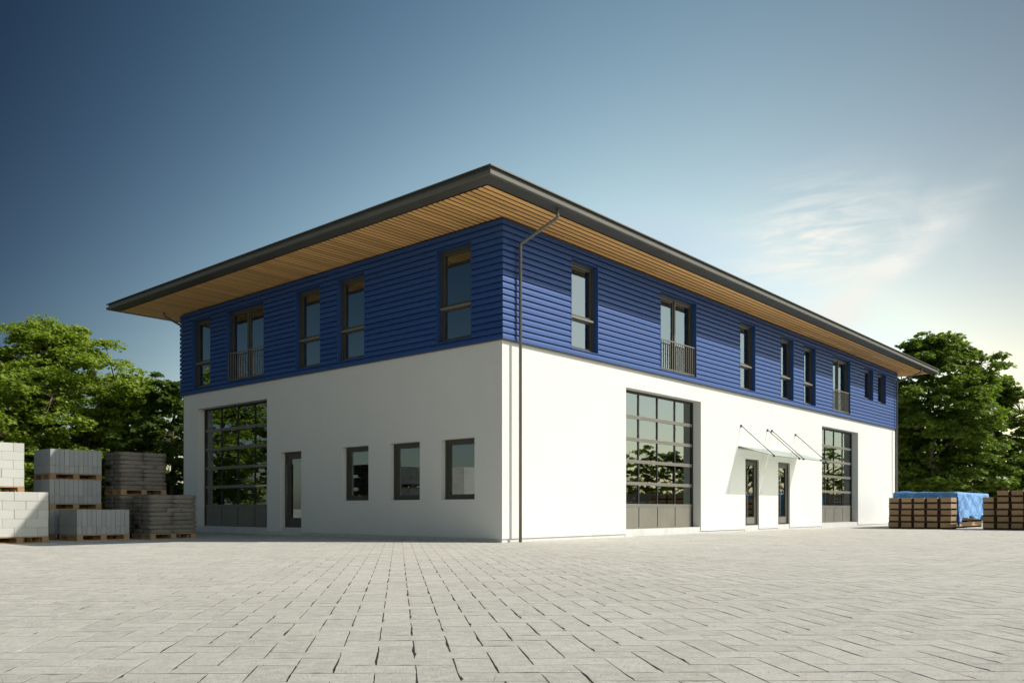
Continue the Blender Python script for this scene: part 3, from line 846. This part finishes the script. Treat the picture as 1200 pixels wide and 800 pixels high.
# ------------------------------------------------------------------ timber stacks and tarpaulin on the right
def timber_stack(x, y_, ncol, nrow, L_, label, top_skip=0, grp='stacks of sawn timber at the far right', colpitch=.43):
    """beam ends face the yard (-X); the row of columns runs along -Y"""
    t = thing('timber_stack', label, 'timber stack', (x, y_, 0), -math.pi / 2, grp)
    gp = .095; bw_, bh, sp = colpitch - gp, .168, .066
    z = 0.0
    for r_ in range(nrow):
        n0 = top_skip if r_ == nrow - 1 else 0
        for yy in ((.05, L_ / 2 - .05, L_ - .15) if L_ > 1.2 else (.05, L_ - .15)):
            q = Mesh(); q.box(n0 * colpitch, ncol * colpitch - gp, yy, yy + .10, z + .001, z + sp - .001, .004)
            q.build('bearer', M['dark_timber'], t)
        z += sp
        for c in range(n0, ncol):
            link('beam', blockm(bw_, L_, bh, M['timber'], 'beam'), t, (c * colpitch + jit(.012), random.uniform(-.035, .025), z), (0, 0, jit(.004)))
            if c < ncol - 1:
                link('spacer', blockm(gp - .03, L_ - .14, bh * .96, M['dark_timber'], 'spacer'), t, (c * colpitch + bw_ + .015, .07 + jit(.02), z))
        z += bh
    return t
timber_stack(21.1, -2.08, 5, 5, .86, 'timber stack of five rows of beam ends nearest the building, before the blue tarpaulin', colpitch=.43)
timber_stack(21.45, -5.05, 6, 6, 1.9, 'timber stack at the right edge of the picture with a partly filled top row', top_skip=1, colpitch=.43)
timber_stack(22.25, -2.15, 4, 5, 5.3, 'timber stack wrapped under the blue tarpaulin, only lowest beams showing', colpitch=.46)
def tarp():
    x, y_ = 22.2, -2.05; q = Mesh()
    W_, D_, H_ = 1.98, 5.5, 1.39
    rt = random.Random(5)
    def nz_(a, b): return (math.sin(a * 3.1 + b * 1.7) + math.sin(a * 7.3 - b * 4.1 + 1.2) * .6 + math.sin(a * 13.7 + b * 9.2 + .4) * .35 + math.sin(a * 23 - b * 17) * .2)
    # unrolled cloth: rows run down the front, over the top and down the back; columns across with side drops
    nu, nv = 100, 170
    hem_f = lambda a: .22 + .10 * math.sin(a * 1.7) + .06 * math.sin(a * 5.1) + (.12 if a > 2.6 else 0)
    vs = []
    for j in range(nv + 1):
        b = -1.15 + (D_ + 2.3) * j / nv
        for i in range(nu + 1):
            hem = 1.05 + .07 * math.sin(b * 2.3 + 1) + .05 * math.sin(b * 5.7) + (.10 if b < .35 else 0)
            a = -1.10 + (W_ + 1.10 + hem) * i / nu
            x_, yy, z = a, b, H_
            over_x = max(0, -a, a - W_); over_y = max(0, -b, b - D_)
            top_sag = .03 * math.sin(a * 2.9) + .022 * math.sin(a * 6.5 + b * 2) + .02 * nz_(a, b) * .6
            x_ = min(max(a, 0), W_) ; yy = min(max(b, 0), D_)
            drop = over_x + over_y
            r_ = .10
            sx = -1 if a < 0 else 1; sy = -1 if b < 0 else 1
            if drop > 0:
                fl = min(1, drop / .25); fold = .028 * nz_(a * 1.1, b * 1.1) * fl + .035 * math.sin((a + b) * 6.2) * fl * min(1, drop)
                out_ = (r_ * min(1, drop / r_) ** .5) + .05 * drop + fold
                if over_y > 0: yy += sy * out_ * (1 if over_x == 0 else .8)
                if over_x > 0: x_ += sx * out_ * (1 if over_y == 0 else .8)
                if over_x > 0 and over_y > 0:
                    drop = max(over_x, over_y) + .25 * min(over_x, over_y)
                z = H_ - max(0, drop - r_ * .4)
                z = max(z, .03 + .02 * nz_(a, b))
            else: z = H_ + top_sag
            vs.append((x_, yy, z))
    fs = []
    for j in range(nv):
        for i in range(nu):
            a0 = j * (nu + 1) + i; fs.append((a0, a0 + 1, a0 + nu + 2, a0 + nu + 1))
    q.add(vs, fs)
    o = q.build('tarpaulin', M['tarp'], None, smooth=True, recalc=False, loc=(x, y_, 0), rot=(0, 0, -math.pi / 2))
    o['label'] = 'crumpled light blue tarpaulin draped over the timber at the right'; o['category'] = 'tarpaulin'
tarp()

# ------------------------------------------------------------------ trees
LEAF = np.array([(0, -.5, 0), (.30, -.38, .02), (.52, .02, -.05), (.20, .10, .03), (0, .55, -.07), (-.20, .10, .03), (-.52, .02, -.05), (-.30, -.38, .02)])
def leaves_mesh(name, centers, radii, per, size, mat, rg_, flat=.32, droop=.35):
    n = len(centers) * per
    cen = np.repeat(np.asarray(centers), per, 0); rad = np.repeat(np.asarray(radii), per)
    d = rg_.normal(size=(n, 3)); d /= np.linalg.norm(d, axis=1)[:, None]
    rr = rg_.random(n) ** .45
    off = d * rr[:, None] * rad[:, None]; off[:, 2] *= flat
    off[:, 2] -= (off[:, 0] ** 2 + off[:, 1] ** 2) / np.maximum(rad, .1) * droop * .6
    pos = cen + off
    nrm = rg_.normal(size=(n, 3)) * .42; nrm[:, 2] += 1.0
    nrm[:, :2] += off[:, :2] / rad[:, None] * .45
    nrm /= np.linalg.norm(nrm, axis=1)[:, None]
    ang = rg_.random(n) * 6.283
    t = np.stack([np.cos(ang), np.sin(ang), np.zeros(n)], 1); t -= nrm * (t * nrm).sum(1)[:, None]; t /= np.linalg.norm(t, axis=1)[:, None]
    bt = np.cross(nrm, t)
    s = size * rg_.uniform(.6, 1.25, n)
    k = len(LEAF)
    vs = pos[:, None, :] + s[:, None, None] * (LEAF[None, :, 0:1] * t[:, None, :] + LEAF[None, :, 1:2] * bt[:, None, :] + LEAF[None, :, 2:3] * nrm[:, None, :])
    vs = vs.reshape(-1, 3)
    base_ = (np.arange(n) * k)[:, None]
    # two halves folded along the midrib
    idx = np.concatenate([base_ + np.array([[0, 1, 2, 3, 4]]), base_ + np.array([[0, 4, 5, 6, 7]])], 1).ravel()
    tone = np.repeat(rg_.random(n), k)
    return fast_mesh(name, vs, [5] * (2 * n), idx, tone, mat)
def tree(px, depth, height, crown_r, trunk_h, seed, label, nclump, per, size, mat, squash=1.0, low=0.06, grp=None, name='maple_tree', xy=None, cat='tree'):
    x, y_ = xy if xy else at(px, depth)
    rg_ = np.random.default_rng(seed); rr = random.Random(seed)
    t = thing(name, label, cat, (x, y_, 0), rr.uniform(0, 6), grp)
    zc0 = trunk_h; zc1 = height
    cz = (zc0 + zc1) / 2; hz = (zc1 - zc0) / 2
    cen, rad = [], []; tries_ = [0]
    nl_ = 60; lobes_ = []
    for i in range(nl_):
        zz = -0.95 + 1.93 * (i + rr.random()) / nl_
        th = i * 2.39996 + rr.uniform(-.35, .35)
        prof = (1 - abs(zz) ** 2.4) ** .5 if zz < 0 else (1 - zz ** 1.8) ** .8
        if zz < -.3: prof = max(prof, .74)
        f = rr.uniform(.62, 1.0) if i % 4 else rr.uniform(.15, .5)
        lr = crown_r * rr.uniform(.20, .34)
        hull = max(crown_r * prof * f - lr * .45, 0)
        lobes_.append((math.cos(th) * hull, math.sin(th) * hull, cz + hz * zz * rr.uniform(.9, 1.02), lr))
    while len(cen) < nclump and tries_[0] < nclump * 60:
        tries_[0] += 1
        lx_, ly_, lz_, lr = rr.choice(lobes_)
        d_ = Vector((rr.gauss(0, 1), rr.gauss(0, 1), rr.gauss(0, 1))).normalized() * (rr.random() ** .36) * lr
        p_ = (lx_ + d_.x * 1.15, ly_ + d_.y * 1.15, lz_ + d_.z * .62)
        if p_[2] < low: continue
        cen.append(p_); rad.append(rr.uniform(.32, .72) * crown_r / 4.2)
    me = leaves_mesh('crown', cen, rad, per, size, mat, rg_)
    link('crown', me, t)
    # trunk and limbs
    q = Mesh(); tr0 = crown_r * .052
    top = (rr.uniform(-.2, .2), rr.uniform(-.2, .2), height * .78)
    tp = [(0, 0, -.05), (.04, .02, height * .12), (.08, -.05, height * .3), (top[0] * .6, top[1] * .6, height * .58), top]
    q.tube([(0, 0, -.05), (0, 0, .25)], tr0 * 1.5, 9, tr0 * 1.05)
    q.tube(tp, tr0, 9, tr0 * .18)
    q.build('trunk', M['bark'], t, smooth=True)
    nl = 13; limbs = []
    for i in range(nl):
        th = i * 2.4 + rr.uniform(-.3, .3); f0 = .16 + .60 * i / nl
        z0 = height * f0; ln = crown_r * (.80 - .42 * f0)
        b0_ = Vector((.08 * (1 - f0), -.05, z0)); e = Vector((math.cos(th) * ln, math.sin(th) * ln, min(z0 + ln * rr.uniform(.30, .60), height * .84)))
        m1 = b0_.lerp(e, .4) + Vector((0, 0, ln * .05)); m2 = b0_.lerp(e, .72) + Vector((rr.uniform(-.2, .2), rr.uniform(-.2, .2), ln * .07))
        limbs.append([b0_, m1, m2, e])
        q = Mesh(); q.tube([b0_, m1, m2, e], tr0 * .42, 6, tr0 * .10); q.build('limb', M['bark'], t, smooth=True)
    q = Mesh(); nodes = [p_ for l_ in limbs for p_ in l_[1:]] + [Vector(tp[3]), Vector(tp[4])]
    for c in cen[:: max(1, len(cen) // 260)]:
        c = Vector(c); n_ = min(nodes, key=lambda p_: (p_ - c).length + (.6 if p_.z > c.z else 0))
        mid = n_.lerp(c, .5) + Vector((0, 0, .08)); q.tube([n_, mid, c], tr0 * .085, 4, tr0 * .03)
    o = q.build('twigs', M['bark'], t, smooth=True, recalc=False); o['kind'] = 'stuff'
    return t
GL = 'broad-leaved trees behind the pallets on the left'
tree(58, 36, 8.55, 4.7, 0.7, 11, 'tall bright green maple tree in full sun behind the pale blocks on the left', 840, 80, .175, M['leaf'], grp=GL)
tree(-75, 34, 8.3, 4.6, 0.9, 12, 'bright maple tree cut by the left edge of the picture', 560, 68, .18, M['leaf'], grp=GL)
tree(142, 36.5, 6.1, 3.0, 0.5, 13, 'smaller green maple tree between the tall tree and the dark one by the wall', 400, 66, .17, M['leaf'], grp=GL)
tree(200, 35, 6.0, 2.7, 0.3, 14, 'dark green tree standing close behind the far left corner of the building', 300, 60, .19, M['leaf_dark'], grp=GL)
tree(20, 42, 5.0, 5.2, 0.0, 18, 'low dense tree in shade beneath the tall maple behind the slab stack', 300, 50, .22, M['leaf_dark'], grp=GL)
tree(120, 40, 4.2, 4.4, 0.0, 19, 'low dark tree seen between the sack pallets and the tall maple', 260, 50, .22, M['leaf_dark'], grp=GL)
tree(0, 0, 8.4, 4.4, 0.9, 31, 'bright maple tree beyond the left edge, seen mirrored in the yard gate', 420, 50, .21, M['leaf'], grp=GL, xy=(-11.0, 29.0))
GR = 'trees behind the timber on the right'
tree(1092, 47, 10.3, 4.4, 1.3, 21, 'big dark green maple tree with visible trunk behind the blue tarpaulin', 820, 66, .22, M['leaf_mid'], grp=GR)
tree(1168, 48, 8.0, 3.3, 0.8, 27, 'lower green tree merging into the right flank of the big maple', 420, 60, .22, M['leaf_mid'], grp=GR)
tree(1225, 50, 6.2, 3.2, 0.8, 22, 'lighter green tree at the right edge behind the timber stack', 300, 56, .21, M['leaf'], grp=GR)
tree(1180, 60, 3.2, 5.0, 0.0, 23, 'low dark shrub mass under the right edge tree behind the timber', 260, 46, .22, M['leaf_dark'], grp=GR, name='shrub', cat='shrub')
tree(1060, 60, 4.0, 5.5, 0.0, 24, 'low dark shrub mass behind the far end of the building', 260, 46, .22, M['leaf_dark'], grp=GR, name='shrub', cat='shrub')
# what the street-side glass mirrors: a row of trees behind a long board fence across the yard
GB = 'row of trees across the road, mirrored in the gates'
def mirror_pt(u, dist):      # point seen mirrored in the street facade at (u,0)
    dx, dy = u - CX, -CY; L_ = math.hypot(dx, dy); return (u + dx / L_ * dist, -dy / L_ * dist)
for i, (u_, d_, h_, r_) in enumerate(((4.9, 95, 7.6, 4.2), (6.6, 98, 9.3, 4.8), (8.2, 96, 8.6, 4.6), (10.0, 99, 9.8, 5.2), (13.2, 97, 8.8, 4.8), (16.8, 99, 9.2, 5), (21.2, 98, 9.0, 5.0))):
    tree(0, 0, h_, r_, 1.2, 40 + i, ['first', 'second', 'third', 'fourth', 'fifth', 'sixth', 'last'][i] + ' tree of the far row across the road, seen only mirrored in the gate glass', 115, 20, .46, M['leaf'], grp=GB, xy=mirror_pt(u_, d_))
fa, fb = Vector((*mirror_pt(3.2, 84), 0)), Vector((*mirror_pt(26, 84), 0))
fd = (fb - fa); fl = fd.length; fang = math.atan2(fd.y, fd.x)
fn_ = thing('board_fence', 'long brown board fence across the road, mirrored low in the gate glass', 'fence', tuple(fa), fang)
for i in range(int(fl / 2.5) + 1):
    link('post', blockm(.14, .14, 2.7, M['fence'], 'post'), fn_, (i * 2.5, 0, 0))
    for k in range(5):
        link('fence_board', blockm(2.5, .04, .50, M['fence'], 'fence_board'), fn_, (i * 2.5, .15, .06 + k * .52))
